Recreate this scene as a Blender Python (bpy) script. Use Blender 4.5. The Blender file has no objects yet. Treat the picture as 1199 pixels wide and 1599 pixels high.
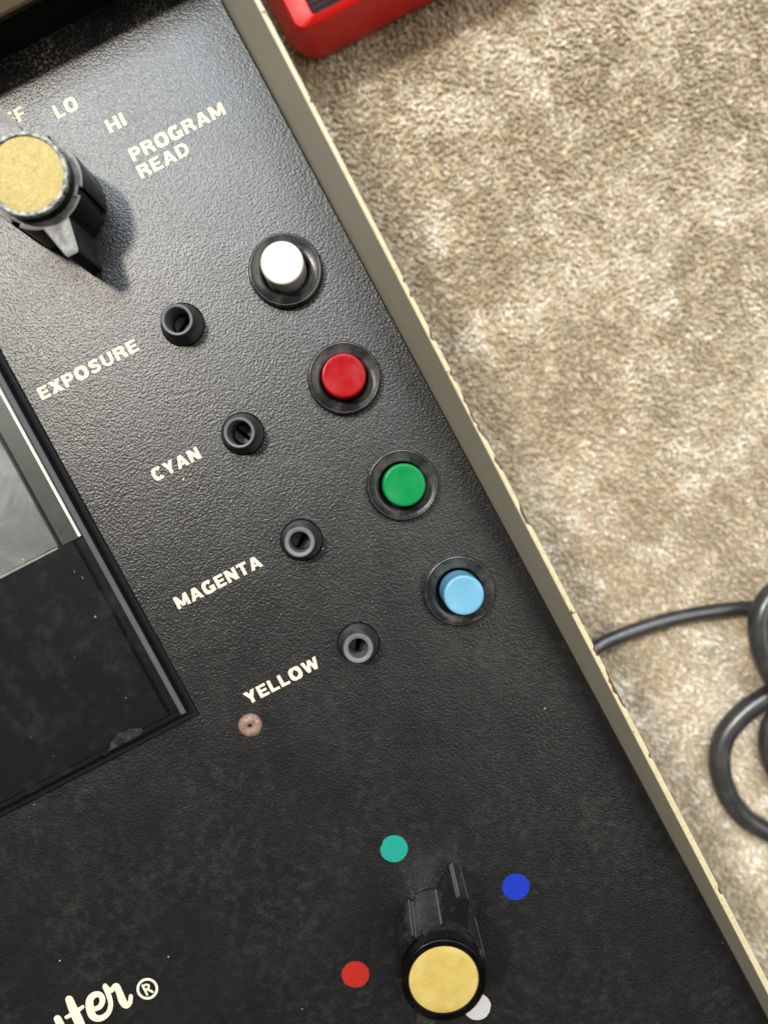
import bpy, bmesh, math, random
import numpy as np
from mathutils import Matrix, Vector
from math import sin, cos, pi, radians

random.seed(7)
rng = np.random.default_rng(11)
MM = 0.001
Z0 = 55.0            # the control panel lies 55 mm above the carpet; builders work in mm, z = 0 on the panel
scene = bpy.context.scene
col = scene.collection

# ------------------------------------------------------------------ camera
cam_d = bpy.data.cameras.new('camera')
cam = bpy.data.objects.new('camera', cam_d); col.objects.link(cam)
X = Vector((0.88735856, 0.46107563, -0.00201498))
Y = Vector((-0.46022342, 0.8859678, 0.05705663))
Z = Vector((0.02809263, -0.04970235, 0.99836891))
cam.matrix_world = Matrix.Translation((0, 0, (175 + Z0) * MM)) @ Matrix((X, Y, Z)).to_4x4()
cam_d.sensor_fit = 'VERTICAL'; cam_d.sensor_height = 36.0; cam_d.sensor_width = 27.0
cam_d.lens = 36.0 * 1155 / 1599
cam_d.clip_start = 0.01; cam_d.clip_end = 20
cam_d.dof.use_dof = True
cam_d.dof.focus_distance = 0.172
cam_d.dof.aperture_fstop = 7.6
scene.camera = cam

# ------------------------------------------------------------------ world, lamps, exposure
w = bpy.data.worlds.new('World'); scene.world = w; w.use_nodes = True
w.node_tree.nodes['Background'].inputs[0].default_value = (0.9, 0.95, 1.0, 1)
w.node_tree.nodes['Background'].inputs[1].default_value = 0.09
def area(name, loc, target, size, size_y, power, colr):
    d = bpy.data.lights.new(name, 'AREA'); d.shape = 'RECTANGLE'; d.size = size; d.size_y = size_y
    d.energy = power; d.color = colr
    o = bpy.data.objects.new(name, d); col.objects.link(o); o.location = loc
    o.rotation_euler = (Vector(target) - Vector(loc)).to_track_quat('-Z', 'Y').to_euler()
    return o
area('room_lamp', (-0.40, 0.72, 1.50), (0, 0, 0), 0.15, 0.15, 27, (1.0, 0.92, 0.80))
area('side_fill_light', (0.95, -0.10, 1.45), (0.05, 0, 0), 1.3, 1.3, 24, (1.0, 0.94, 0.84))  # added soft lamp, set off to the side to brighten carpet and red case
area('window_light', (0.30, 1.00, 1.45), (0.04, 0.05, 0), 1.2, 0.6, 42, (0.80, 0.90, 1.0))
vs = scene.view_settings
vs.view_transform = 'Standard'; vs.look = 'None'; vs.gamma = 1; vs.exposure = 0.0; vs.use_curve_mapping = False
scene.render.engine = 'CYCLES'
scene.cycles.use_denoising = True
scene.cycles.max_bounces = 8; scene.cycles.transparent_max_bounces = 12
scene.cycles.caustics_reflective = False; scene.cycles.caustics_refractive = False

# ------------------------------------------------------------------ node helpers
class NT:
    def __init__(s, name):
        s.m = bpy.data.materials.new(name); s.m.use_nodes = True
        s.t = s.m.node_tree; s.p = s.t.nodes['Principled BSDF']; s.out = s.t.nodes['Material Output']
        s.co = s.t.nodes.new('ShaderNodeTexCoord').outputs['Object']
    def n(s, typ, **kw):
        nd = s.t.nodes.new(typ)
        for k, v in kw.items(): setattr(nd, k, v)
        return nd
    def link(s, a, b): s.t.links.new(a, b)
    def set(s, nd, key, v):
        if hasattr(v, 'is_output') or isinstance(v, bpy.types.NodeSocket): s.link(v, nd.inputs[key])
        else: nd.inputs[key].default_value = v
    def noise(s, scale, detail=3, rough=0.55, dist=0.0, vec=None):
        nd = s.n('ShaderNodeTexNoise'); s.link(vec or s.co, nd.inputs['Vector'])
        for k, v in (('Scale', scale), ('Detail', detail), ('Roughness', rough), ('Distortion', dist)): nd.inputs[k].default_value = v
        return nd.outputs['Fac']
    def ramp(s, fac, stops):
        nd = s.n('ShaderNodeValToRGB'); s.link(fac, nd.inputs[0])
        e = nd.color_ramp.elements
        while len(e) < len(stops): e.new(0.5)
        for i, (p, c) in enumerate(stops):
            e[i].position = p; e[i].color = (c, c, c, 1) if isinstance(c, (int, float)) else (*c, 1)
        return nd.outputs['Color']
    def mix(s, fac, a, b):
        nd = s.n('ShaderNodeMix', data_type='RGBA')
        for k, v in ((0, fac), (6, a), (7, b)):
            if isinstance(v, tuple): v = (*v, 1) if len(v) == 3 else v
            s.set(nd, k, v)
        return nd.outputs[2]
    def math(s, op, a, b=0.0):
        nd = s.n('ShaderNodeMath', operation=op); s.set(nd, 0, a); s.set(nd, 1, b)
        return nd.outputs[0]
    def map(s, scale):
        nd = s.n('ShaderNodeMapping'); s.link(s.co, nd.inputs[0]); nd.inputs['Scale'].default_value = scale
        return nd.outputs[0]
    def bump(s, h, strength, dist, base=None):
        nd = s.n('ShaderNodeBump'); s.link(h, nd.inputs['Height'])
        nd.inputs['Strength'].default_value = strength; nd.inputs['Distance'].default_value = dist
        if base is not None: s.link(base, nd.inputs['Normal'])
        return nd.outputs['Normal']
    def pr(s, **kw):
        names = dict(color='Base Color', rough='Roughness', metal='Metallic', normal='Normal', spec='Specular IOR Level',
                     coat='Coat Weight', coatr='Coat Roughness', trans='Transmission Weight', sheen='Sheen Weight', ior='IOR', alpha='Alpha')
        for k, v in kw.items():
            if isinstance(v, tuple) and len(v) == 3 and k == 'color': v = (*v, 1)
            s.set(s.p, names[k], v)
        return s

M = {}
# wrinkle-finish black panel paint with dust and brownish grime
a = NT('panel_black'); M['panel'] = a.m
wr = a.noise(1800, 2.5, 0.55, 0.0)
wr2 = a.noise(480, 2, 0.5, 0.2)
hgt = a.math('ADD', wr, a.math('MULTIPLY', wr2, 0.22))
wear = a.ramp(a.noise(9, 4, 0.6), [(0.38, 0.35), (0.62, 1.0)])
spk = a.ramp(a.noise(1250, 3, 0.65), [(0.50, 0.0), (0.66, 1.0)])
sepx = a.n('ShaderNodeSeparateXYZ'); a.link(a.co, sepx.inputs[0])
ul = a.n('ShaderNodeMapRange'); a.link(a.math('SUBTRACT', sepx.outputs['Y'], a.math('MULTIPLY', sepx.outputs['X'], 0.5)), ul.inputs[0])
for k_, v_ in ((1, 0.035), (2, 0.115), (3, 0.02), (4, 1.0)): ul.inputs[k_].default_value = v_
patch = a.ramp(a.noise(70, 6, 0.70), [(0.40, 0.0), (0.66, 1.0)])
spkm = a.math('MULTIPLY', patch, ul.outputs[0])
fine = a.ramp(a.noise(420, 5, 0.72), [(0.46, 0.0), (0.70, 1.0)])
dust = a.math('MULTIPLY', fine, a.ramp(a.noise(38, 6, 0.68), [(0.40, 0.12), (0.66, 1.0)]))
c1 = a.mix(a.math('MULTIPLY', dust, 0.7), (0.0045, 0.0045, 0.0044), (0.030, 0.0285, 0.0255))
c2 = a.mix(a.math('MULTIPLY', a.math('MULTIPLY', spk, spkm), 0.85), c1, (0.165, 0.148, 0.118))
fl = a.ramp(a.noise(520, 1, 0.5), [(0.825, 0.0), (0.84, 1.0)])
c3 = a.mix(fl, c2, (0.42, 0.40, 0.36))
rg = a.ramp(a.noise(70, 4, 0.6), [(0.3, 0.31), (0.7, 0.38)])
a.pr(color=c3, rough=rg, spec=0.58, normal=a.bump(hgt, 1.0, 0.000135))

def plastic(name, c, rough=0.4, bump=0.00003, bscale=900, var=0.25, spec=0.5, dustc=None, dusta=0.0):
    a = NT(name)
    v = a.noise(120, 4, 0.6)
    lo = tuple(x * (1 - var) for x in c)
    cc = a.mix(v, lo, c)
    if dustc:
        d = a.ramp(a.noise(160, 5, 0.7), [(0.48, 0.0), (0.68, dusta)])
        cc = a.mix(d, cc, dustc)
    r = a.ramp(a.noise(200, 4, 0.6), [(0.3, max(rough - 0.1, 0.05)), (0.7, min(rough + 0.12, 1))])
    a.pr(color=cc, rough=r, spec=spec, normal=a.bump(a.noise(bscale, 3, 0.6), 0.6, bump))
    return a.m
M['bezel'] = plastic('bezel_black', (0.012, 0.012, 0.013), 0.22, dustc=(0.16, 0.145, 0.12), dusta=0.28)
M['grommet'] = plastic('grommet_rubber', (0.020, 0.020, 0.022), 0.50, dustc=(0.13, 0.125, 0.12), dusta=0.55)
M['grommet_tip'] = plastic('grommet_worn', (0.10, 0.104, 0.11), 0.55, dustc=(0.16, 0.16, 0.155), dusta=0.5)
M['knob'] = plastic('knob_bakelite', (0.0015, 0.0015, 0.0015), 0.25, spec=0.15, dustc=(0.10, 0.09, 0.07), dusta=0.04)
M['knob_dusty'] = plastic('knob_bakelite_dusty', (0.005, 0.005, 0.0055), 0.16, spec=0.6, dustc=(0.12, 0.11, 0.095), dusta=0.28)
M['rubbed_edge'] = plastic('rubbed_bakelite_edge', (0.17, 0.167, 0.16), 0.35, var=0.7)
M['dark'] = plastic('dark_inside', (0.004, 0.004, 0.004), 0.8)
M['white_b'] = plastic('button_white', (0.49, 0.47, 0.425), 0.36, var=0.05, dustc=(0.45, 0.36, 0.28), dusta=0.12)
M['red_b'] = plastic('button_red', (0.31, 0.004, 0.006), 0.28, var=0.35, spec=0.25, dustc=(0.16, 0.02, 0.02), dusta=0.18)
M['green_b'] = plastic('button_green', (0.002, 0.20, 0.052), 0.28, var=0.35, spec=0.25, dustc=(0.02, 0.10, 0.035), dusta=0.15)
M['blue_b'] = plastic('button_blue', (0.10, 0.27, 0.39), 0.36, var=0.08, dustc=(0.2, 0.4, 0.55), dusta=0.4)
M['red_case'] = plastic('red_plastic', (0.52, 0.010, 0.007), 0.38, var=0.12, spec=0.22)
M['case_inset'] = plastic('dark_brown_plastic', (0.020, 0.013, 0.013), 0.8, spec=0.15)
M['brown'] = plastic('brown_paint', (0.045, 0.032, 0.014), 0.75, var=0.2, spec=0.15)
M['black_gloss'] = plastic('black_fascia', (0.004, 0.004, 0.004), 0.6, spec=0.2)
M['metal'] = plastic('dull_shaft', (0.07, 0.058, 0.05), 0.5)
M['channel'] = plastic('grey_channel', (0.075, 0.074, 0.07), 0.4)

# worn silver plating on the knob's edges
a = NT('knob_plating'); M['plating'] = a.m
v = a.ramp(a.noise(420, 5, 0.7), [(0.36, 0.0), (0.60, 1.0)])
a.pr(color=a.mix(v, (0.03, 0.029, 0.028), (0.135, 0.132, 0.124)), metal=a.math('MULTIPLY', v, 0.25), rough=0.5,
     normal=a.bump(a.noise(700, 4, 0.7), 0.7, 0.00012))

M['silver'] = plastic('worn_silver', (0.34, 0.33, 0.31), 0.45, var=0.6)
a = NT('worn_ring'); M['worn_ring'] = a.m
v = a.ramp(a.noise(900, 5, 0.7), [(0.40, 0.0), (0.56, 1.0)])
a.pr(color=a.mix(v, (0.035, 0.034, 0.033), (0.30, 0.295, 0.28)), rough=0.45, normal=a.bump(v, 0.6, 0.00008))
def gold(name, c1, c2, sc, bmp):
    a = NT(name)
    v = a.ramp(a.noise(sc, 4, 0.7), [(0.3, c1), (0.7, c2)])
    a.pr(color=v, metal=0.2, spec=0.3, rough=a.ramp(a.noise(sc * .4, 3), [(0.3, 0.48), (0.7, 0.62)]), normal=a.bump(a.noise(sc * 1.3, 4, 0.75), 0.7, bmp))
    return a.m
M['gold_worn'] = gold('gold_foil_worn', (0.235, 0.175, 0.05), (0.37, 0.295, 0.115), 1700, 0.00010)
M['gold'] = gold('gold_foil', (0.37, 0.255, 0.058), (0.47, 0.365, 0.115), 170, 0.00002)

# inner wall in cream greyed to its shaded look, cream edge with brown chips
a = NT('wall_shaded_cream'); M['wall'] = a.m
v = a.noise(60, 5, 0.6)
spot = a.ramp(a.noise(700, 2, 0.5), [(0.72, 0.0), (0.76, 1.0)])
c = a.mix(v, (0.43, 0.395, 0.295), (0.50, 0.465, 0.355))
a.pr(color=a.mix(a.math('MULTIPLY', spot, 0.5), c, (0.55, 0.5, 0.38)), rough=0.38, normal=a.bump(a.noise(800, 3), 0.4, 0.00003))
a = NT('cream_edge'); M['cream'] = a.m
chip = a.ramp(a.noise(190, 6, 0.75, 0.5), [(0.64, 0.0), (0.655, 1.0)])
grime = a.ramp(a.noise(900, 3, 0.6), [(0.45, 0.0), (0.75, 0.55)])
c = a.mix(grime, (0.46, 0.40, 0.255), (0.28, 0.22, 0.12))
a.pr(color=a.mix(chip, c, (0.085, 0.035, 0.018)), rough=0.5, normal=a.bump(a.math('SUBTRACT', 1.0, chip), 0.8, 0.0001))
M['chip'] = plastic('bare_brown_metal', (0.10, 0.042, 0.022), 0.6, var=0.5)

# printed cream lettering, speckled where the wrinkle finish shows through
def ink(name, c, lo, hi, sc=900):
    a = NT(name)
    f = a.ramp(a.noise(sc, 3, 0.65), [(lo, 0.0), (hi, 1.0)])
    tr = a.n('ShaderNodeBsdfTransparent'); mx = a.n('ShaderNodeMixShader')
    a.pr(color=a.mix(a.noise(500, 3), tuple(x * .82 for x in c), c), rough=0.6, spec=0.25, normal=a.bump(a.noise(1500, 3.0, 0.62, 0.15), 0.8, 0.00026))
    a.link(f, mx.inputs[0]); a.link(tr.outputs[0], mx.inputs[1]); a.link(a.p.outputs[0], mx.inputs[2]); a.link(mx.outputs[0], a.out.inputs[0])
    return a.m
M['ink'] = ink('cream_print', (0.60, 0.56, 0.42), 0.20, 0.26)
M['ink_worn'] = ink('cream_print_worn', (0.54, 0.505, 0.38), 0.27, 0.36)
M['dot_teal'] = ink('teal_print', (0.005, 0.22, 0.165), 0.29, 0.33)
M['dot_blue'] = ink('blue_print', (0.002, 0.022, 0.30), 0.29, 0.33)
M['dot_red'] = ink('red_print', (0.32, 0.012, 0.006), 0.29, 0.33)
M['dot_white'] = ink('white_print', (0.40, 0.39, 0.38), 0.29, 0.33)

# corroded rivet
a = NT('rivet_copper'); M['rivet'] = a.m
v = a.noise(900, 5, 0.7)
a.pr(color=a.ramp(v, [(0.3, (0.09, 0.045, 0.028)), (0.55, (0.21, 0.125, 0.092)), (0.75, (0.29, 0.205, 0.165))]), metal=0.1, rough=0.65, normal=a.bump(v, 0.8, 0.00015))

# clear acrylic: straight-through transparency, fresnel gloss and a film for dust, frosting and painted highlight
def acrylic(name, film_lo, film_hi, amt, dcol=(0.42, 0.43, 0.43), base=0.0):
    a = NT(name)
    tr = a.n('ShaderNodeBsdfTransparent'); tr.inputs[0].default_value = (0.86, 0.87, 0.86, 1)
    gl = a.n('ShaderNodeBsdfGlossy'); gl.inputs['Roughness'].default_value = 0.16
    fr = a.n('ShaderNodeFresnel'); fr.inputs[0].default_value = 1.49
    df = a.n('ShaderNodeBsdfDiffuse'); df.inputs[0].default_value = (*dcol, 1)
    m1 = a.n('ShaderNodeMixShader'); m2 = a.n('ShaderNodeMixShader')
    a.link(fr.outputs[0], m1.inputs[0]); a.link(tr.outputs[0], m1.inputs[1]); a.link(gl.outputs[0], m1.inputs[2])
    d = a.ramp(a.noise(140, 8, 0.78, 0.0), [(film_lo, base), (film_hi, amt)])
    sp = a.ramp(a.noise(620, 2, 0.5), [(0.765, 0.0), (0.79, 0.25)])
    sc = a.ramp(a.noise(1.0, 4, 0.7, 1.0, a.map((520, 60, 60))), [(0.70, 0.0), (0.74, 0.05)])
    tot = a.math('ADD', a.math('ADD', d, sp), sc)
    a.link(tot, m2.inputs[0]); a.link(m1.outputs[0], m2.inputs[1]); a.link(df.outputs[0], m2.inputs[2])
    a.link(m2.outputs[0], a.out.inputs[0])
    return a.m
M['acrylic'] = acrylic('clear_acrylic', 0.50, 0.80, 0.024)
M['frosted'] = acrylic('sawn_acrylic_edge', 0.3, 0.6, 0.62, (0.10, 0.103, 0.11), 0.5)
M['frosted_chip'] = acrylic('chipped_acrylic', 0.40, 0.70, 0.20, (0.20, 0.20, 0.20), 0.0)
M['edge_highlight'] = acrylic('painted_bevel_highlight', 0.35, 0.65, 0.85, (0.74, 0.70, 0.60), 0.45)  # pale diffuse colour paints the highlight along the window's bevels
a = NT('meter_grey'); M['meter'] = a.m
v = a.noise(55, 6, 0.62, 0.5)
a.pr(color=a.ramp(v, [(0.30, (0.15, 0.152, 0.148)), (0.52, (0.25, 0.25, 0.245)), (0.72, (0.50, 0.50, 0.49))]), rough=0.6)

# rubber cord
a = NT('cord_rubber'); M['cord'] = a.m
d = a.ramp(a.noise(120, 5, 0.7), [(0.50, 0.0), (0.75, 0.5)])
a.pr(color=a.mix(d, (0.018, 0.0185, 0.02), (0.085, 0.078, 0.066)), spec=0.7, rough=a.ramp(a.noise(150, 4), [(0.3, 0.26), (0.7, 0.40)]), normal=a.bump(a.noise(900, 3), 0.6, 0.00008))

# carpet yarn
a = NT('carpet_yarn'); M['yarn'] = a.m
at = a.n('ShaderNodeAttribute', attribute_name='yarn')
a.pr(color=a.ramp(at.outputs['Fac'], [(0.0, (0.46, 0.365, 0.235)), (0.40, (0.63, 0.535, 0.385)), (0.70, (0.82, 0.745, 0.60)), (1.0, (0.96, 0.93, 0.85))]), rough=0.6, spec=0.3, sheen=0.4)
tl = a.n('ShaderNodeBsdfTranslucent'); mx = a.n('ShaderNodeMixShader'); mx.inputs[0].default_value = 0.35
a.link(a.p.inputs['Base Color'].links[0].from_socket, tl.inputs[0])
a.link(a.p.outputs[0], mx.inputs[1]); a.link(tl.outputs[0], mx.inputs[2]); a.link(mx.outputs[0], a.out.inputs[0])
a = NT('carpet_backing'); M['backing'] = a.m
v = a.math('ADD', a.math('MULTIPLY', a.noise(420, 4, 0.7), 0.6), a.math('MULTIPLY', a.noise(22, 5, 0.6), 0.4))
a.pr(color=a.ramp(v, [(0.36, (0.33, 0.25, 0.16)), (0.5, (0.45, 0.36, 0.245)), (0.64, (0.62, 0.535, 0.41))]), rough=0.9, spec=0.1, normal=a.bump(a.noise(420, 4, 0.7), 1.0, 0.002))

# ------------------------------------------------------------------ mesh helpers (mm in, metres out)
WL = {}
def empty(name, loc, label, cat, group=None):
    o = bpy.data.objects.new(name, None); col.objects.link(o); o.empty_display_size = 0.01
    wl = Vector((loc[0], loc[1], loc[2] + Z0)) * MM
    o.location = wl; WL[o.name] = wl
    o['label'] = label; o['category'] = cat
    if group: o['group'] = group
    return o
def link(name, me, mat, parent=None, loc=(0, 0, 0), label=None):
    o = bpy.data.objects.new(name, me); col.objects.link(o)
    for m_ in (mat if isinstance(mat, (list, tuple)) else [mat]):
        if len(me.materials) < (len(mat) if isinstance(mat, (list, tuple)) else 1): me.materials.append(M[m_])
    wl = Vector((loc[0], loc[1], loc[2] + Z0)) * MM
    WL[o.name] = wl
    if parent is not None:
        o.parent = parent; o.location = wl - WL[parent.name]
    else: o.location = wl
    if label: o['label'] = label
    return o
def mesh(name, V, F, smooth=40, mats=None):
    me = bpy.data.meshes.new(name)
    me.from_pydata([(v[0] * MM, v[1] * MM, v[2] * MM) for v in V], [], F)
    if mats: me.polygons.foreach_set('material_index', mats)
    bm = bmesh.new(); bm.from_mesh(me); bmesh.ops.recalc_face_normals(bm, faces=bm.faces[:]); bm.to_mesh(me); bm.free()
    if smooth:
        me.polygons.foreach_set('use_smooth', [True] * len(me.polygons))
        me.set_sharp_from_angle(angle=radians(smooth))
    me.update()
    return me
def lathe(prof, n=72, wob=0.0):
    V, F = [], []; idx = []
    for r, z in prof:
        if r <= 1e-6:
            idx.append([len(V)] * n); V.append((0, 0, z))
        else:
            st = len(V); idx.append(list(range(st, st + n)))
            for i in range(n):
                t = 2 * pi * i / n; rr = r * (1 + wob * sin(3 * t + z))
                V.append((rr * cos(t), rr * sin(t), z))
    for a_, b_ in zip(idx, idx[1:]):
        for i in range(n):
            j = (i + 1) % n
            q = [a_[i], a_[j], b_[j], b_[i]]
            q2 = []
            for k in q:
                if k not in q2: q2.append(k)
            if len(q2) > 2: F.append(q2)
    return V, F
def rounded(r, z, rad, n=5, up=True):
    """quarter round at the outer top edge of a lathe profile, ending at (r-rad, z)"""
    return [(r - rad + rad * cos(t), z - rad + rad * sin(t)) for t in [pi / 2 * i / n for i in range(n + 1)]]
def prism(poly, z0, z1, bev=0.0):
    """closed outline, counter-clockwise, extruded; bev chamfers the top edge"""
    n = len(poly); V = [(x, y, z0) for x, y in poly]
    rings = [z1] if not bev else [z1 - bev, z1]
    F = [list(range(n))[::-1]]
    for k, z in enumerate(rings):
        ins = bev if (bev and k == 1) else 0
        for i in range(n):
            x, y = poly[i]
            if ins:
                p0 = Vector(poly[i - 1]); p1 = Vector(poly[i]); p2 = Vector(poly[(i + 1) % n])
                d1 = (p1 - p0).normalized(); d2 = (p2 - p1).normalized()
                n1 = Vector((-d1.y, d1.x)); n2 = Vector((-d2.y, d2.x)); b = (n1 + n2)
                b = b / max(b.length_squared, 0.3) * 2 * ins
                x, y = x + b.x, y + b.y
            V.append((x, y, z))
        o = (k + 1) * n
        for i in range(n):
            j = (i + 1) % n
            F.append([o - n + i, o - n + j, o + j, o + i])
    F.append(list(range(len(V) - n, len(V))))
    return V, F
def box(x0, x1, y0, y1, z0, z1, bev=0.0):
    return prism([(x0, y0), (x1, y0), (x1, y1), (x0, y1)], z0, z1, bev)
def tube(path, r, n=14, step=None):
    P = [Vector(p) for p in path]
    Q = []
    for i in range(len(P) - 1):                       # Catmull-Rom
        p0 = P[max(i - 1, 0)]; p1 = P[i]; p2 = P[i + 1]; p3 = P[min(i + 2, len(P) - 1)]
        for k in range(10):
            t = k / 10
            Q.append(0.5 * ((2 * p1) + (p2 - p0) * t + (2 * p0 - 5 * p1 + 4 * p2 - p3) * t * t + (3 * p1 - p0 - 3 * p2 + p3) * t ** 3))
    Q.append(P[-1])
    V, F = [], []
    up = Vector((0, 0, 1)); prev = None
    for i, q in enumerate(Q):
        t = (Q[min(i + 1, len(Q) - 1)] - Q[max(i - 1, 0)]).normalized()
        if prev is None: s = t.cross(up).normalized()
        else: s = (prev - t * prev.dot(t)).normalized()
        prev = s; b = s.cross(t)
        for k in range(n):
            a_ = 2 * pi * k / n
            V.append(tuple(q + (s * cos(a_) + b * sin(a_)) * r))
    for i in range(len(Q) - 1):
        for k in range(n):
            j = (k + 1) % n
            F.append([i * n + k, i * n + j, (i + 1) * n + j, (i + 1) * n + k])
    F.append(list(range(n))); F.append(list(range(len(V) - n, len(V)))[::-1])
    return V, F

# ------------------------------------------------------------------ setting: carpet
V, F = box(-600, 700, -650, 650, -Z0 - 6, -Z0 - 1.6)
carpet = link('carpet', mesh('carpet', V, F, 0), 'backing', None)
carpet['kind'] = 'structure'; carpet['label'] = 'beige plush carpet under the black control unit'
def vnoise(x, y, scale, seed):
    g = np.random.default_rng(seed).random((257, 257))
    u = (x / scale) % 256; v = (y / scale) % 256
    i = np.floor(u).astype(int); j = np.floor(v).astype(int); fu = u - i; fv = v - j
    fu = fu * fu * (3 - 2 * fu); fv = fv * fv * (3 - 2 * fv)
    return (g[i, j] * (1 - fu) * (1 - fv) + g[i + 1, j] * fu * (1 - fv) + g[i, j + 1] * (1 - fu) * fv + g[i + 1, j + 1] * fu * fv)
def strands(N, x, y, sides, lv, h, r, dx, dy, la, cur, cval, zb, dome):
    K = len(lv); S = sides
    Vv = np.empty((N, K, S, 3), np.float32)
    for k, (hz, hx, rr) in enumerate(lv):
        for s_ in range(S):
            an = 2 * pi * s_ / S + la
            Vv[:, k, s_, 0] = x + dx * hx + cur[:, 0] * hz + np.cos(an) * r * rr
            Vv[:, k, s_, 1] = y + dy * hx + cur[:, 1] * hz + np.sin(an) * r * rr
            Vv[:, k, s_, 2] = zb + h * hz
    q = []
    for k in range(K - 1):
        for s_ in range(S):
            t = (s_ + 1) % S
            q.append([k * S + s_, k * S + t, (k + 1) * S + t, (k + 1) * S + s_])
    q = np.array(q).reshape(-1)
    loops = ((np.arange(N) * K * S)[:, None] + q[None, :]).reshape(-1)
    return Vv.reshape(-1, 3), loops, np.repeat(cval, K * S)
def make_pile():
    X0, X1, Y0_, Y1_ = 21, 195, -245, 165
    def field(x, y):
        big = 0.38 * vnoise(x + 999, y + 999, 17, 5) + 0.34 * vnoise(x * 0.8 + y * 0.6 + 999, y * 0.8 - x * 0.6 + 999, 7, 6) + 0.28 * vnoise(x + 999, y + 999, 3.0, 8)
        big = np.clip((big - 0.5) * 2.4 + 0.5, 0, 1)
        la = 2 * pi * (1.4 * vnoise(x + 999, y + 999, 34, 9) + 0.7 * vnoise(x + 999, y + 999, 8, 10))
        return big, la
    zb = -Z0 - 3.4
    # fine fibres between
    N = 42000
    x = rng.uniform(X0, X1, N); y = rng.uniform(Y0_, Y1_, N)
    big, la = field(x, y); la = la + rng.normal(0, 0.9, N)
    ln_ = 0.4 + 1.0 * big + np.abs(rng.normal(0, 0.8, N))
    h = rng.normal(3.0, 0.3, N); r = rng.uniform(0.22, 0.40, N)
    c = np.clip(0.12 + 0.55 * big + rng.normal(0, 0.14, N), 0, 1)
    A = strands(N, x, y, 3, [(0, 0, 1.0), (0.45, 0.2, 1.0), (0.85, 0.7, 0.95), (1.0, 1.0, 0.3)], h, r, np.cos(la) * ln_, np.sin(la) * ln_, la, rng.normal(0, 0.35, (N, 2)), c, zb, False)
    # twisted yarn tips
    cs = 1.12
    gx, gy = np.meshgrid(np.arange(X0, X1, cs), np.arange(Y0_, Y1_, cs)); x = gx.ravel(); y = gy.ravel(); N = len(x)
    x = x + rng.normal(0, 0.42, N); y = y + rng.normal(0, 0.42, N)
    big, la = field(x, y); la = la + rng.normal(0, 0.8, N)
    ln_ = 0.15 + 1.0 * big ** 2 + np.abs(rng.normal(0, 0.35, N))
    h = rng.normal(3.15, 0.22, N) + 0.4 * (vnoise(x + 999, y + 999, 5, 12) - 0.5)
    r = rng.uniform(0.28, 0.56, N)
    c = np.clip(0.30 + 0.66 * (big - 0.4) + rng.normal(0, 0.19, N), 0, 1)
    c = np.where(rng.random(N) < 0.12 + 0.12 * big, np.clip(c + 0.35, 0, 1), c)
    B = strands(N, x, y, 4, [(0, 0, 0.8), (0.5, 0.25, 0.95), (0.84, 0.7, 1.0), (0.97, 0.95, 0.72), (1.02, 1.02, 0.12)], h, r, np.cos(la) * ln_, np.sin(la) * ln_, la, rng.normal(0, 0.25, (N, 2)), c, zb, True)
    co = np.concatenate([A[0], B[0]]); loops = np.concatenate([A[1], B[1] + len(A[0])]); cv = np.concatenate([A[2], B[2]])
    nf = len(loops) // 4
    me = bpy.data.meshes.new('carpet_pile')
    me.vertices.add(len(co)); me.vertices.foreach_set('co', (co.reshape(-1) * MM).astype(np.float32))
    me.loops.add(len(loops)); me.loops.foreach_set('vertex_index', loops.astype(np.int32))
    me.polygons.add(nf); me.polygons.foreach_set('loop_start', (np.arange(nf) * 4).astype(np.int32))
    me.update(calc_edges=True)
    me.polygons.foreach_set('use_smooth', np.ones(nf, bool))
    at = me.attributes.new('yarn', 'FLOAT', 'POINT')
    at.data.foreach_set('value', cv.astype(np.float32))
    return me
pile = link('carpet_pile', make_pile(), 'yarn', carpet)
pile['kind'] = 'stuff'; pile['label'] = 'short beige and cream carpet fibres'

# ------------------------------------------------------------------ the control unit
unit = empty('color_analyzer', (-60, -40, -Z0), 'black wrinkle-finish control unit with four coloured push buttons and cream edge', 'control unit')

BUT = [(5.9, 50.0), (6.5, 22.0), (7.1, -6.3), (7.5, -34.7)]
JACK = [(-21.0, 50.2), (-20.5, 21.5), (-20.0, -6.9), (-19.5, -35.0)]
KNOB = [(-32.8, 86.4), (-35.4, -106.3)]
def ex(y): return 23.75 - 0.0203 * y          # right edge of the panel

def circ(cx, cy, r, n=48): return [(cx + r * cos(2 * pi * i / n), cy + r * sin(2 * pi * i / n)) for i in range(n)]
def sheet(name, loops, half, bev=0.0):
    cu = bpy.data.curves.new(name, 'CURVE'); cu.dimensions = '2D'; cu.fill_mode = 'BOTH'
    for lp in loops:
        sp = cu.splines.new('POLY'); sp.points.add(len(lp) - 1); sp.use_cyclic_u = True
        for p, q in zip(sp.points, lp): p.co = (q[0] * MM, q[1] * MM, 0, 1)
    cu.extrude = half * MM; cu.bevel_depth = bev * MM; cu.bevel_resolution = 3
    ob = bpy.data.objects.new(name, cu); col.objects.link(ob)
    me = bpy.data.meshes.new_from_object(ob.evaluated_get(bpy.context.evaluated_depsgraph_get()))
    bpy.data.objects.remove(ob); bpy.data.curves.remove(cu)
    me.materials.clear(); me.name = name
    return me
outer = [(-230, -230), (ex(-230) - .5, -230), (ex(121) - .5, 121.5), (-230, 121.5)]
holes = [circ(x, y, 5.15) for x, y in JACK] + [circ(x, y, 5.9) for x, y in BUT]
pm = sheet('panel', [outer] + holes, 0.45, 0.25)
for p in pm.polygons: p.use_smooth = True
pm.set_sharp_from_angle(angle=radians(35))
panel = link('panel', pm, 'panel', unit, (0, 0, -0.70), 'black wrinkle-finish control panel')

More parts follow.
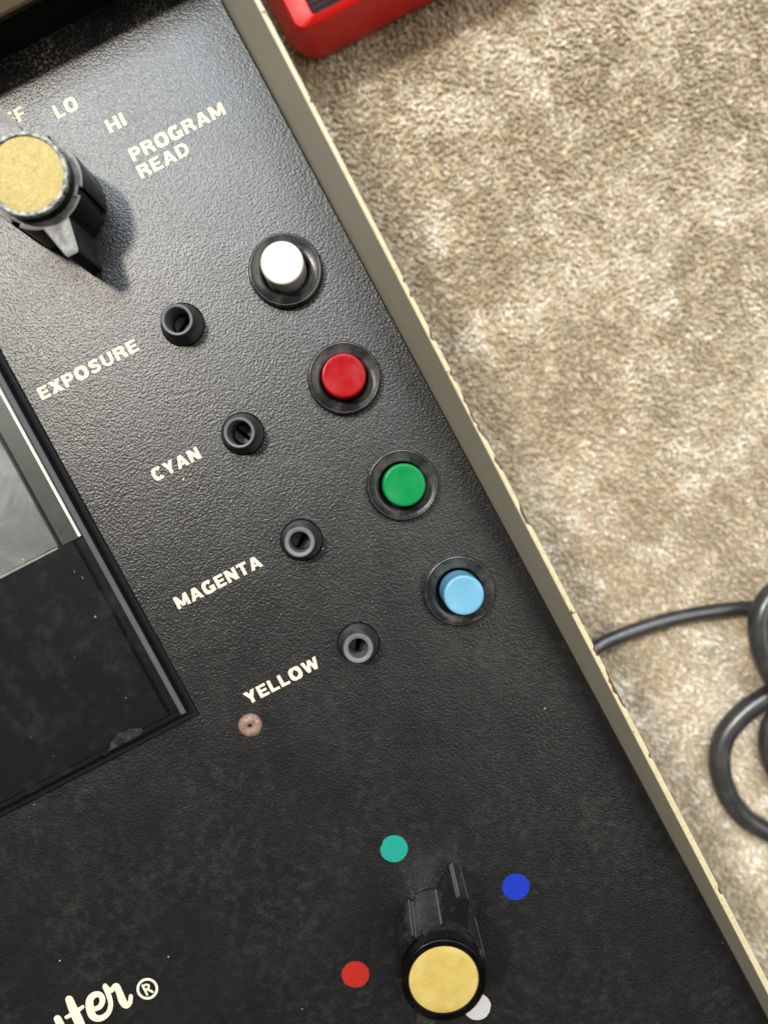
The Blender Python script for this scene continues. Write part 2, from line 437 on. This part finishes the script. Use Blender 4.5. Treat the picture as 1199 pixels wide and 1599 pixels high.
# side wall: shade-toned inner face rising from the panel to a cream folded edge with chipped paint
def zr(y): return 21.3 + 0.062 * y
def side_wall():
    ys = np.linspace(-230, 190, 60)
    V, F = [], []
    for y in ys:
        h = zr(y); xb = ex(y); xi = xb + 1.55 * h / 26 + 0.15
        V += [(xb, y, -1.6), (xb + 0.1, y, 0.0), (xi, y, h), (xi + 0.9, y, h - 0.4), (xi + 0.9, y, -Z0 + 6), (xb, y, -Z0 + 6)]
    n = 6
    for i in range(len(ys) - 1):
        for k in range(n):
            j = (k + 1) % n
            F.append([i * n + k, i * n + j, (i + 1) * n + j, (i + 1) * n + k])
    F += [list(range(n)), list(range(len(V) - n, len(V)))]
    return V, F
wall = link('side_wall', mesh('side_wall', *side_wall(), smooth=30), 'wall', unit, label='inner side wall of the case, coloured as shaded cream')
# worn spots along the outer edge: from y, to y, depth (mm)
CHIPS = [(31.6, 30.4, .45), (28.4, 27.2, .5), (20.0, 17.4, .45), (11.0, 8.2, .5), (6.4, -5.6, .55), (-9.0, -12.4, .45), (-20.0, -26.2, .6), (-55.5, -58.5, .4), (-61.5, -71.8, .6), (-83.4, -84.8, .4), (-119.5, -121.8, .5), (70.0, 69.0, .35), (96, 94, .4)]
def rim():
    ys = np.linspace(-230, 190, 900)
    V, F = [], []; mats = []
    rr = np.random.default_rng(5)
    jag = vnoise(ys + 500, ys * 0 + 3, 2.2, 21); jag2 = vnoise(ys + 500, ys * 0 + 9, 9.0, 22); jag3 = vnoise(ys + 500, ys * 0 + 17, 0.9, 23)
    wd = []
    for i, y in enumerate(ys):
        h = zr(y); xb = ex(y); xi = xb + 1.55 * h / 26 + 0.15
        bite = 0.03 * jag3[i]
        for c0, c1, dp in CHIPS:
            if c1 < y < c0: bite = 1.35 * dp * (0.35 + 0.9 * jag3[i]) * min(1, 3 * min(c0 - y, y - c1) / (c0 - c1) + 0.15)
        inn = max(0, vnoise(np.array([y + 700.]), np.array([5.]), 1.6, 24)[0] - 0.85) * 0.15
        wt = 0.98 - 0.003 * y if y < 0 else 0.98
        wd.append((bite, inn))
        V += [(xi - 0.12 + inn, y, h - 0.25), (xi - 0.02 + inn, y, h + 0.12), (xi + 0.2 + inn, y, h + 0.22),
              (xi + wt - 0.10 - bite, y, h + 0.20), (xi + wt - bite * 0.25, y, h - 0.02), (xi + wt - bite * 0.2, y, h - 0.5), (xi + wt, y, h - 0.9), (xi + wt, y, -Z0 + 5), (xi + 0.95, y, -Z0 + 5), (xi + 0.95, y, h - 0.4)]
    n = 10
    for i in range(len(ys) - 1):
        for k in range(n):
            j = (k + 1) % n
            F.append([i * n + k, i * n + j, (i + 1) * n + j, (i + 1) * n + k])
            mats.append(1 if (k in (3, 4, 5) and wd[i][0] > 0.10) else 0)
    return V, F, mats
V, F, mats = rim()
edge = link('edge_strip', mesh('edge_strip', V, F, 50, mats), ['cream', 'chip'], unit, label='cream painted edge with chipped brown spots')

# rear cover across the top of the panel
V, F = box(-230, ex(190) - 0.3, 121.2, 190, -1.6, 12.4, 0.3)
link('rear_fascia', mesh('rear_fascia', V, F, 30), 'black_gloss', unit, label='black fascia behind the panel')
V, F = box(-230, ex(190) - 0.3, 119.4, 190, 12.45, 14.0, 0.4)
link('rear_cover', mesh('rear_cover', V, F, 30), 'brown', unit, label='dark brown rear cover')
V, F = box(-230, ex(0) - 3, -229, 189, -Z0 + 6, -3.0)
link('case_floor', mesh('case_floor', *box(-230, 19.5, -229, 189, -Z0 + 6, -Z0 + 8), smooth=0), 'dark', unit)
for fx, fy in ((12, -215), (12, 175), (-215, -215), (-215, 175)):
    link('rubber_foot', mesh('rubber_foot', *lathe([(0, 0), (8, 0), (9, 1), (7.5, 6), (0, 6)], 24)), 'grommet', unit, (fx, fy, -Z0 + 0.2))

# push buttons
bez_p = [(5.5, -2.5), (5.52, 1.75), (5.7, 1.98), (6.1, 2.08), (7.7, 2.16), (7.85, 2.3)] + [(7.95 + 0.5 * sin(t), 1.85 + 0.5 * cos(t)) for t in [pi / 2 * i / 6 for i in range(0, 7)]] + [(8.5, 0.3), (8.7, -0.24), (8.2, -0.25)]
bez_me = mesh('bezel', *lathe(bez_p, 80), smooth=50)
for (bx, by), h, r, mt, nm, tl in zip(BUT, (7.4, 6.4, 6.6, 8.4), (4.75, 4.95, 4.85, 4.55), ('white_b', 'red_b', 'green_b', 'blue_b'), ('white', 'red', 'green', 'light blue'), ((-.1, .2), (0, 0), (0.15, 0), (0.25, -0.1))):
    bz = link('push_button', bez_me, 'bezel', unit, (bx, by, 0), f'{nm} push button in a black ring')
    prof = [(0, -3), (r + 0.18, -3), (r + 0.12, h - 0.9)] + rounded(r + 0.08, h, 0.55, 6) + [(r * 0.75, h - 0.05), (r * 0.4, h - 0.16), (0, h - 0.2)]
    link('button_cap', mesh('button_cap', *lathe(prof, 80), smooth=40), mt, bz, (bx + tl[0], by + tl[1], 0), f'{nm} button cap')
    link('button_well', mesh('button_well', *lathe([(0, -3.5), (5.85, -3.5), (5.85, -3.2), (0, -3.2)], 40), smooth=40), 'dark', bz, (bx, by, 0))

# trimmer sockets: rubber cone in a hole with a slotted shaft inside
gp = [(4.85, -5), (4.8, 0.0), (4.65, 1.2), (3.75, 4.9)] + [(3.35 + 0.32 * cos(t), 5.25 + 0.32 * sin(t)) for t in [pi / 2 * i / 4 for i in range(5)]]
g_me = mesh('cone', *lathe(gp, 64), smooth=50)
t_mes = [mesh('tip', *lathe([(3.34, 5.572), (hr + 0.3, 5.56), (hr + 0.1, 5.35), (hr + 0.04, 4.6), (hr, -5)], 64), smooth=50) for hr in (2.72, 2.72, 2.3, 2.2)]
for (jx, jy), nm, sl, t_me in zip(JACK, ('exposure', 'cyan', 'magenta', 'yellow'), (0.46, 2.0, 0.6, 0.9), t_mes):
    so = link('trimmer_socket', g_me, 'grommet', unit, (jx, jy, 0), f'black rubber trimmer socket beside the word {nm}')
    link('socket_tip', t_me, 'grommet_tip', so, (jx, jy, 0))
    d = Vector((cos(sl), sin(sl)))
    for s in (-1, 1):
        pts = []
        a0 = sl + (0 if s > 0 else pi)
        for k in range(13):
            t = a0 + 0.2 + (pi - 0.4) * k / 12
            pts.append((2.2 * cos(t), 2.2 * sin(t)))
        link('slotted_shaft', mesh('slotted_shaft', *prism(pts, -4, -1.2, 0.1), smooth=30), 'metal', so, (jx, jy, 0))
    link('socket_well', mesh('socket_well', *lathe([(0, -5.5), (5.12, -5.5), (5.12, -5.1), (0, -5.1)], 32), smooth=40), 'dark', so, (jx, jy, 0))

# pointer knobs
def knob_outline(ang):
    """round body with notches and a tapered pointer at each side; counter-clockwise"""
    P = []
    R = 10.1
    def arc(a0, a1, r, n):
        for i in range(n + 1):
            t = a0 + (a1 - a0) * i / n; P.append((r * cos(t), r * sin(t)))
    aw = math.asin(2.95 / R)
    for side in (0, pi):
        c, s = cos(side), sin(side)
        L = 17.0 if side == 0 else 16.2
        for u, v in ((R * cos(aw), -2.95), (L - 0.5, -1.5), (L, -1.1), (L, 1.1), (L - 0.5, 1.5), (R * cos(aw), 2.95)):
            P.append((u * c - v * s, u * s + v * c))
        # body arc with three lobes and recessed flutes between them
        a0 = side + aw; a1 = side + pi - aw; span = a1 - a0
        cuts = [(0.05, 0.20, R), (0.20, 0.27, R - 0.85), (0.27, 0.73, R), (0.73, 0.80, R - 0.85), (0.80, 0.95, R)]
        for f0, f1, rr in cuts: arc(a0 + span * f0, a0 + span * f1, rr, max(3, int((f1 - f0) * 40)))
    c, s = cos(ang), sin(ang)
    return [(x * c - y * s, x * s + y * c) for x, y in P]
def knob(kx, ky, ang, body_m, top_m, cap_m, gold_m, edge_m, label, cr_=0.0):
    out = knob_outline(ang)
    me = mesh('selector_knob', *prism(out, 0.35, 14.4), smooth=0)
    bm = bmesh.new(); bm.from_mesh(me)
    ed = [e for e in bm.edges if abs(e.verts[0].co.z - e.verts[1].co.z) > 0.005 and e.calc_face_angle(0) > radians(22)]
    bmesh.ops.bevel(bm, geom=ed, offset=0.22 * MM, segments=2, profile=0.5, affect='EDGES', material=1)
    bm.to_mesh(me); bm.free()
    me.polygons.foreach_set('use_smooth', [True] * len(me.polygons)); me.set_sharp_from_angle(angle=radians(25))
    b = link('selector_knob', me, [body_m, 'rubbed_edge' if cr_ else body_m], unit, (kx, ky, 0), label)
    sm = [(x * 0.985, y * 0.985) for x, y in out]
    V, F = prism(out, 14.4, 14.9, 0.32); n_ = len(out)
    link('shoulder', mesh('shoulder', V, F, 25, [0] * (1 + n_) + [1] * n_ + [0]), [top_m, edge_m], b, (kx, ky, 0))
    side = [(8.5, 14.5), (8.5, 17.2)]
    link('cap_side', mesh('cap_side', *lathe([(8.6 + cr_, 14.6), (8.62 + cr_, 17.4), (8.2 + cr_, 17.5)], 96), smooth=40), 'knob', b, (kx, ky, 0))
    ring = [(8.62 + cr_, 17.4)] + [(8.2 + cr_ + 0.45 * cos(t), 18.2 + 0.45 * sin(t)) for t in [pi / 2 * i / 5 for i in range(6)]] + [(7.75, 18.55), (7.66, 18.2), (7.66, 17.6)]
    link('cap_ring', mesh('cap_ring', *lathe(ring, 96), smooth=50), cap_m, b, (kx, ky, 0))
    g = [(0, 18.28), (6.0, 18.27), (7.3, 18.24), (7.64, 18.16), (7.64, 17.7), (0, 17.7)]
    link('gold_disc', mesh('gold_disc', *lathe(g, 96), smooth=40), gold_m, b, (kx, ky, 0), 'round gold disc on the knob')
    return b
knob(KNOB[0][0], KNOB[0][1], radians(-90), 'knob', 'plating', 'worn_ring', 'gold_worn', 'silver', 'pointer knob with worn silver edges beside the word PROGRAM')
knob(KNOB[1][0], KNOB[1][1], radians(46), 'knob_dusty', 'knob_dusty', 'knob', 'gold', 'knob_dusty', 'glossy black pointer knob between four coloured dots', 0.65)

# rivet
rp = [(0, -0.6), (0.42, -0.5), (0.48, 0.55), (0.75, 0.78), (1.5, 0.92), (2.2, 0.72), (2.75, 0.25), (2.95, -0.25)]
link('rivet', mesh('rivet', *lathe(rp, 40, 0.012), smooth=60), 'rivet', unit, (-51.5, -40.6, 0), 'corroded copper-coloured rivet below the word YELLOW')

# colour dots
def nick(nm, t):
    c_ = {'teal': 2.3, 'blue': 1.1, 'red': 4.0, 'white': 5.5}[nm]
    d_ = (t - c_ + pi) % (2 * pi) - pi
    return 0.07 * max(0, 1 - abs(d_) / 0.45) * (1 + 0.5 * sin(9 * t))
for x, y, m_, nm in ((-35.15, -83.7, 'dot_teal', 'teal'), (-13.3, -106.2, 'dot_blue', 'blue'), (-57.9, -107.2, 'dot_red', 'red'), (-35.4, -128.8, 'dot_white', 'white')):
    rr = random.Random(nm); n = 60
    pts = [(3.35 * (1 + 0.006 * sin(5 * t + len(nm)) + 0.014 * rr.uniform(-1, 1) - nick(nm, t)) * cos(t), 3.35 * (1 + 0.014 * rr.uniform(-1, 1) - nick(nm, t)) * sin(t)) for t in [2 * pi * i / n for i in range(n)]]
    link('colour_dot', mesh('colour_dot', *prism(pts, -0.02, 0.05), smooth=0), m_, unit, (x, y, 0), f'round {nm} dot printed beside the lower knob')

# ------------------------------------------------------------------ lettering
# heavy extended sans capitals drawn as strokes in a unit-high box: (width, [(points, stroke width), ...])
HS, VS = 0.215, 0.30                                  # horizontal and vertical stroke weights
def oval(w, a0, a1, n=28, k=0.5):
    rx = w / 2 - VS / 2; ry = 0.5 - HS / 2 + 0.015
    P = []
    for i in range(n + 1):
        t = radians(a0 + (a1 - a0) * i / n); c_, s_ = cos(t), sin(t); e = 0.86
        P.append((w / 2 + rx * math.copysign(abs(c_) ** e, c_), 0.5 + ry * math.copysign(abs(s_) ** e, s_), VS * abs(c_) + HS * abs(s_)))
    return P
def ln(x0, y0, x1, y1, w_=None):
    w_ = w_ or (VS if abs(x0 - x1) < 1e-6 else HS if abs(y0 - y1) < 1e-6 else 0.29)
    return [(x0, y0, w_), (x1, y1, w_)]
def bowl(x0, x1, y0, y1):
    ry = (y1 - y0) / 2 - HS / 2; cy_ = (y0 + y1) / 2; xr = x1 - VS / 2; xm = xr - 0.30
    P = [(x0, y1 - HS / 2, HS), (xm, y1 - HS / 2, HS)]
    for i in range(1, 12):
        t = pi / 2 - pi * i / 12
        P.append((xm + 0.30 * cos(t), cy_ + ry * sin(t), HS + (VS - HS) * abs(cos(t))))
    return P + [(xm, y0 + HS / 2, HS), (x0, y0 + HS / 2, HS)]
v2 = VS / 2; h2 = HS / 2
GL = {
 'E': (0.86, [ln(v2, 0, v2, 1), ln(0, h2, .86, h2), ln(0, 1 - h2, .84, 1 - h2), ln(0, .5, .78, .5, .2)]),
 'F': (0.80, [ln(v2, 0, v2, 1), ln(0, 1 - h2, .80, 1 - h2), ln(0, .48, .74, .48, .2)]),
 'L': (0.80, [ln(v2, 0, v2, 1), ln(0, h2, .80, h2)]),
 'H': (1.00, [ln(v2, 0, v2, 1), ln(1 - v2, 0, 1 - v2, 1), ln(.1, .5, .9, .5)]),
 'I': (0.34, [ln(.17, 0, .17, 1)]),
 'T': (0.90, [ln(.45, 0, .45, 1), ln(0, 1 - h2, .9, 1 - h2)]),
 'X': (1.00, [ln(.17, 0, .83, 1, .33), ln(.17, 1, .83, 0, .33)]),
 'Y': (1.00, [ln(.5, 0, .5, .48), ln(.16, 1, .5, .40, .31), ln(.84, 1, .5, .40, .31)]),
 'N': (1.02, [ln(v2, 0, v2, 1), ln(1.02 - v2, 0, 1.02 - v2, 1), ln(.14, .98, .88, .02, .33)]),
 'M': (1.22, [ln(v2 - .01, 0, v2 - .01, 1), ln(1.23 - v2, 0, 1.23 - v2, 1), ln(.18, .96, .61, .10, .27), ln(1.04, .96, .61, .10, .27)]),
 'W': (1.40, [ln(.13, 1, .39, .04, .28), ln(.39, .04, .70, .97, .25), ln(.70, .97, 1.01, .04, .25), ln(1.01, .04, 1.27, 1, .28)]),
 'A': (1.10, [ln(.15, 0, .53, .98, .30), ln(.95, 0, .57, .98, .30), ln(.25, .29, .85, .29, .19)]),
 'O': (1.10, [oval(1.10, 90, 450, 40)]),
 'C': (1.00, [oval(1.04, 42, 318, 34)]),
 'G': (1.08, [oval(1.06, 44, 325, 34), ln(.94, .02, .94, .52, .26), ln(.60, .43, 1.06, .43, .19)]),
 'U': (1.00, [[(v2, 1, VS), (v2, .42, VS)] + [(.5 - (.5 - v2) * cos(pi * i / 12), .42 - (.42 - h2 + .01) * sin(pi * i / 12), VS - (VS - HS) * sin(pi * i / 12)) for i in range(1, 12)] + [(1 - v2, .42, VS), (1 - v2, 1, VS)]]),
 'P': (0.92, [ln(v2, 0, v2, 1), bowl(.1, .92, .34, 1)]),
 'R': (1.00, [ln(v2, 0, v2, 1), bowl(.1, .95, .40, 1), [(.56, .46, .30), (.74, .36, .31), (.82, .20, .31), (.86, 0, .31)]]),
 'D': (1.04, [ln(v2, 0, v2, 1), [(.1, 1 - h2, HS), (.48, 1 - h2, HS)] + [(.48 + .40 * sin(pi * i / 14), .5 + (.5 - h2) * cos(pi * i / 14), HS + (VS - HS) * sin(pi * i / 14)) for i in range(1, 14)] + [(.48, h2, HS), (.1, h2, HS)]]),
 'S': (0.96, [[(.86, .78, .26), (.74, .885, .24), (.48, .90, .23), (.24, .85, .26), (.17, .72, .29), (.27, .60, .28), (.50, .52, .26), (.72, .43, .28), (.80, .30, .29), (.72, .15, .26), (.48, .095, .23), (.22, .11, .24), (.08, .25, .26)]]),
}
def word(text, x0, x1, y, h, mat='ink'):
    gap = 0.17; V, F = [], []; pen = 0; q = 0
    wdt = sum(GL[c][0] for c in text) + gap * (len(text) - 1)
    sx = (x1 - x0) / wdt
    for ch in text:
        gw, strokes = GL[ch]
        for P in strokes:
            o = len(V); m = len(P)
            closed = abs(P[0][0] - P[-1][0]) + abs(P[0][1] - P[-1][1]) < 1e-6
            for i in range(m):
                a_ = Vector(P[i - 1 if i else (m - 2 if closed else 0)][:2]); b_ = Vector(P[i + 1 if i < m - 1 else (1 if closed else m - 1)][:2])
                t = (b_ - a_).normalized(); nn = Vector((-t.y, t.x)) * P[i][2] / 2
                diag = m == 2 and abs(P[0][0] - P[1][0]) > 1e-6 and abs(P[0][1] - P[1][1]) > 1e-6
                for sgn in (1, -1):
                    px, py = P[i][0] + nn.x * sgn, P[i][1] + nn.y * sgn
                    if diag:                              # cut diagonals level with the cap line and base line
                        py = P[i][1]; px = P[i][0] + sgn * P[i][2] / 2 / max(abs(t.y), 0.4)*(1 if t.y < 0 else -1)
                    V.append(((pen + px) * sx, py * h, 0.0025 * q))
            F += [[o + 2 * i, o + 2 * i + 1, o + 2 * i + 3, o + 2 * i + 2] for i in range(m - 1)]
            q += 1
        pen += gw + gap
    me = bpy.data.meshes.new('word_' + text.lower()); me.from_pydata([(a_ * MM, b_ * MM, c_ * MM) for a_, b_, c_ in V], [], F)
    bm = bmesh.new(); bm.from_mesh(me)
    for f_ in bm.faces:
        f_.normal_update()
        if f_.normal.z < 0: f_.normal_flip()
    bm.to_mesh(me); bm.free()
    return link('lettering', me, mat, unit, (x0, y, 0.05), f'cream printed word {text}')
word('EXPOSURE', -58.00, -32.50, 49.6, 2.95)
word('CYAN', -43.80, -31.60, 21.0, 2.95)
word('MAGENTA', -53.30, -30.80, -8.1, 3.0)
word('YELLOW', -49.50, -30.10, -36.0, 3.0)
word('PROGRAM', -13.50, 10.50, 87.8, 3.1)
word('READ', -13.70, -0.90, 83.6, 3.1)
word('LO', -24.20, -18.70, 103.9, 3.1, 'ink_worn')
word('HI', -15.20, -10.70, 95.8, 3.1, 'ink_worn')
word('OFF', -38.30, -30.30, 107.2, 3.1, 'ink_worn')

# script lettering: thick brush strokes; points in mm, x along the word, y up
SO = Vector((-126.85, -54.96)); SX = Vector((43.0, -23.27)) / 1199; SY = Vector((-12.24, -22.2)) / 596
def sp(u, v): return SO + SX * u + SY * v
def stroke(pts, name, closed=False):
    """variable-width ribbon with round ends from (u, v, width) in script units"""
    P = []
    n = len(pts)
    rngI = range(n if closed else n - 1)
    for i in rngI:
        p0, p1, p2, p3 = (pts[(i - 1) % n], pts[i], pts[(i + 1) % n], pts[(i + 2) % n]) if closed else (pts[max(i - 1, 0)], pts[i], pts[i + 1], pts[min(i + 2, n - 1)])
        for k in range(8):
            t = k / 8
            P.append([0.5 * (2 * b + (c - a_) * t + (2 * a_ - 5 * b + 4 * c - d) * t * t + (3 * b - a_ - 3 * c + d) * t ** 3) for a_, b, c, d in zip(p0, p1, p2, p3)])
    if not closed: P.append(list(pts[-1]))
    L, R_ = [], []
    m = len(P)
    for i in range(m):
        a_ = Vector(P[(i - 1) % m][:2] if closed else P[max(i - 1, 0)][:2]); b = Vector(P[(i + 1) % m][:2] if closed else P[min(i + 1, m - 1)][:2])
        t = (b - a_).normalized(); nn = Vector((-t.y, t.x)); c = Vector(P[i][:2]); hw = P[i][2] / 2
        L.append(c + nn * hw); R_.append(c - nn * hw)
    V, F = [], []
    for i, (l, r) in enumerate(zip(L, R_)):
        for q in (l, r):
            s = sp(*q); V.append((s.x, s.y, 0 if closed else 0.0012 * i))
    for i in range(m - 1 if not closed else m):
        j = (i + 1) % m
        F.append([2 * i, 2 * i + 1, 2 * j + 1, 2 * j])
    if not closed:
        for e in (0, m - 1):
            c = Vector(P[e][:2]); hw = P[e][2] / 2; st = len(V)
            for k in range(16):
                s = sp(c.x + hw * cos(2 * pi * k / 16), c.y + hw * sin(2 * pi * k / 16)); V.append((s.x, s.y, 0.0012 * e + 0.004))
            F.append(list(range(st, st + 16)))
    return V, F
def script(strokes, label):
    V, F = [], []
    for q, (pts, cl) in enumerate(strokes):
        v, f_ = stroke(pts, '', cl); o = len(V)
        V += [(a_, b, c + 0.012 * q) for a_, b, c in v]; F += [[i + o for i in ff] for ff in f_]
    me = bpy.data.meshes.new('script'); me.from_pydata([(x * MM, y * MM, z * MM) for x, y, z in V], [], F)
    bm = bmesh.new(); bm.from_mesh(me)
    for f_ in bm.faces:
        f_.normal_update()
        if f_.normal.z < 0: f_.normal_flip()
    bm.to_mesh(me); bm.free()
    return link('script_lettering', me, 'ink', unit, (0, 0, 0.07), label)
script([([(340, 566, 44), (362, 610, 46), (385, 670, 46)], False)], 'cream script letter cut by the picture edge')
script([([(408, 452, 46), (432, 510, 54), (462, 575, 58), (490, 640, 52)], False), ([(392, 556, 22), (440, 530, 26), (488, 494, 20)], False)], 'cream script letter t')
script([([(545, 512, 28), (588, 494, 30), (603, 455, 34), (588, 424, 34), (556, 424, 36), (530, 452, 42), (530, 500, 48), (548, 550, 44), (592, 562, 36), (636, 532, 30), (652, 480, 28), (640, 425, 30), (618, 375, 30)], False)], 'cream script letter e')
script([([(618, 372, 28), (650, 400, 28), (682, 372, 34), (702, 410, 40), (722, 462, 46), (742, 486, 38), (764, 470, 28), (770, 432, 24)], False)], 'cream script letter r')
cr = [(866 + 56 * cos(2 * pi * k / 20), 390 + 56 * sin(2 * pi * k / 20), 15) for k in range(20)]
ca = radians(-27.5)
def rot(u, v): return (866 + u * cos(ca) - v * sin(ca), 390 + u * sin(ca) + v * cos(ca))
script([(cr, True), ([(*rot(-16, -30), 13), (*rot(-16, 0), 13), (*rot(-16, 30), 13)], False),
        ([(*rot(-16, -25), 12), (*rot(4, -26), 12), (*rot(17, -14), 12), (*rot(4, 0), 12), (*rot(-14, 1), 12)], False),
        ([(*rot(0, 2), 13), (*rot(10, 16), 13), (*rot(20, 30), 13)], False)], 'cream registered-mark ring with R')

# ------------------------------------------------------------------ meter window at the left: a clear acrylic plate over a grey face and a black mask
PXR, PYB = -62.0, -30.0
cover = link('window_cover', mesh('window_cover', *box(-200, PXR - 1.35, PYB, 110, 3.9, 4.2), smooth=0), 'acrylic', unit, label='clear acrylic window plate, dusty, over black and grey')
link('sawn_edge', mesh('sawn_edge', *box(PXR - 1.32, PXR, PYB - 0.05, 110, 3.8, 4.25, 0.2), smooth=0), 'frosted', cover, label='greyish sawn right edge of the acrylic plate')
link('plate_side', mesh('plate_side', *box(PXR - 1.2, PXR - 0.05, PYB + 0.3, 110, 0.92, 3.78), smooth=0), 'black_gloss', cover)
link('plate_base_shadow', mesh('plate_base_shadow', *box(-200, PXR + 1.1, PYB - 2.3, 110, 0.02, 0.9, 0.2), smooth=0), 'black_gloss', cover)  # black base; its overhang draws the shadow band round the plate
link('plate_front', mesh('plate_front', *box(-200, PXR - 1.3, PYB + 0.3, PYB + 1.0, 0.92, 3.85), smooth=0), 'black_gloss', cover)
link('black_mask', mesh('black_mask', *box(-200, PXR - 4.4, PYB + 1.2, 17.2, 1.6, 3.2), smooth=0), 'black_gloss', cover, label='black mask under the lower half of the plate')
link('black_backing', mesh('black_backing', *box(-200, PXR - 1.4, PYB + 1.1, 16.9, 0.92, 1.5), smooth=0), 'black_gloss', cover)
link('meter_face', mesh('meter_face', *box(-200, -70.2, 17.9, 110, 0.92, 2.4, 0.2), smooth=0), 'meter', cover, label='smudged grey face behind the acrylic window')
link('window_bevel_highlight', mesh('window_bevel_highlight', *prism([(-200, 17.25), (-70.1, 17.25), (-70.1, 17.65), (-84, 17.85), (-200, 18.1)], 1.2, 3.4), smooth=0), 'edge_highlight', cover)
link('window_bevel_highlight', mesh('window_bevel_highlight', *box(-64.3, -63.62, 17.4, 110, 4.0, 4.42, 0.12), smooth=0), 'edge_highlight', cover)  # raised pale strip drawn as the highlight line
link('window_channel', mesh('window_channel', *box(-69.6, -64.2, 17.5, 110, 0.92, 1.6, 0.2), smooth=0), 'channel', cover)

# conchoidal chip at the plate's front edge
chp = [(-82.2, -29.7), (-73.8, -29.7), (-72.6, -29.0), (-73.1, -28.2), (-74.2, -27.9), (-75.4, -27.2), (-76.8, -27.3), (-78.1, -26.9), (-79.3, -27.6), (-80.6, -28.0), (-81.2, -28.9)]
link('edge_chip', mesh('edge_chip', *prism(chp, 4.18, 4.28, 0.08), smooth=0), 'frosted_chip', cover, label='whitish chipped spot on the plate front edge')

# ------------------------------------------------------------------ red tray
def rrect(x0, x1, y0, y1, r, n=8):
    P = []
    for cx, cy, a0 in ((x1 - r, y0 + r, -pi / 2), (x1 - r, y1 - r, 0), (x0 + r, y1 - r, pi / 2), (x0 + r, y0 + r, pi)):
        for i in range(n + 1):
            t = a0 + pi / 2 * i / n; P.append((cx + r * cos(t), cy + r * sin(t)))
    return P
def tray(x0, x1, y0, y1, lv, cap=True):
    V, F = [], []; n = None
    for (dl, df, z, r) in lv:
        P = rrect(x0 + dl, x1 - dl, y0 + df, y1 - df, r); n = len(P)
        V += [(x, y, z) for x, y in P]
    for k in range(len(lv) - 1):
        for i in range(n):
            j = (i + 1) % n; F.append([k * n + i, k * n + j, (k + 1) * n + j, (k + 1) * n + i])
    F.append(list(range(n))[::-1])
    if cap: F.append(list(range(len(V) - n, len(V))))
    return V, F
case = empty('red_tray', (116, 172, -Z0), 'red plastic case with dark inset behind the control unit, on the carpet', 'case')
lv = [(2.5, 2.5, -Z0 + 0.4, 8), (1.0, 1.0, -50, 8.5), (0, 0, -46, 8), (0.5, 0.1, -38, 6.0), (1.2, 0.3, -33.2, 3.0), (1.7, 0.7, -32.4, 2.4), (6.5, 1.8, -31.4, 0.8), (6.9, 2.1, -31.8, 1.0), (7.0, 2.2, -35.5, 1.0)]
link('shell', mesh('shell', *tray(38.5, 195, 114.2, 230, lv, False), smooth=22), 'red_case', case, (0, 0, 0), 'glossy red plastic shell')
V, F = box(45.4, 188, 116.3, 227, -37, -34.2)
ins = link('inset_panel', mesh('inset_panel', V, F, 0), 'case_inset', case, (0, 0, 0), 'dark ribbed inset of the red case')
for k in range(12):
    link('rib', mesh('rib', *box(46.2, 187, 117.0 + k * 1.6, 117.8 + k * 1.6, -34.2, -34.0, 0.08), smooth=0), 'case_inset', ins)

# ------------------------------------------------------------------ power cord
cz = -Z0 + 2.6
path = [(26.5, -81.5, cz + 8), (32, -81.3, cz + 2.5), (39.6, -81.4, cz), (47.4, -81.6, cz), (54.8, -82.5, cz), (65.1, -84.5, cz), (75, -87.4, cz), (84.6, -91.1, cz), (93.6, -95.4, cz), (106, -102, cz), (122, -114, cz), (142, -132, cz)]
cord = link('power_cord', mesh('power_cord', *tube(path, 2.3, 18), smooth=60), 'cord', None)
cord['label'] = 'thin black cord leaving the control unit across the carpet'; cord['category'] = 'cord'
ck = -Z0 + 3.2
path = [(150, -120, ck + 3), (140, -106, ck + 4), (128, -96, ck + 7), (112, -89.5, ck + 8.5), (97, -88, ck + 8.8), (89, -90.4, ck + 8.8), (84.6, -96, ck + 8.8), (82.2, -104, ck + 8.8), (82.2, -112.5, ck + 8.8), (85, -121, ck + 8.6), (92, -130, ck + 8.4), (104, -138, ck + 8),
        (116, -136, ck + 7), (118, -127, ck + 6.6), (108, -121.5, ck + 6), (96, -119.6, ck + 3), (87.5, -119.4, ck + 1.8), (79.1, -119.9, ck + 1.4), (70.8, -121.6, ck + 0.6), (62.7, -125.9, ck), (57.6, -133.3, ck), (55.7, -142.6, ck), (57.0, -151.5, ck), (61.2, -159.1, ck), (66.6, -165, ck), (76, -171, ck), (90, -173, ck),
        (104, -166, ck), (108, -155, ck + 3), (100, -150, ck + 5.8), (88, -151, ck + 4), (80, -151.5, ck + 1), (74.4, -148.5, ck), (73, -142, ck), (74.6, -134.6, ck), (79, -129, ck), (86, -127.4, ck - 0.2), (96, -128.4, ck), (108, -132, ck), (122, -142, ck), (140, -154, ck)]
coil = link('coiled_cord', mesh('coiled_cord', *tube(path, 3.3, 20), smooth=60), 'cord', None)
coil['label'] = 'thick black rubber cord lying in loops at the right edge'; coil['category'] = 'cord'
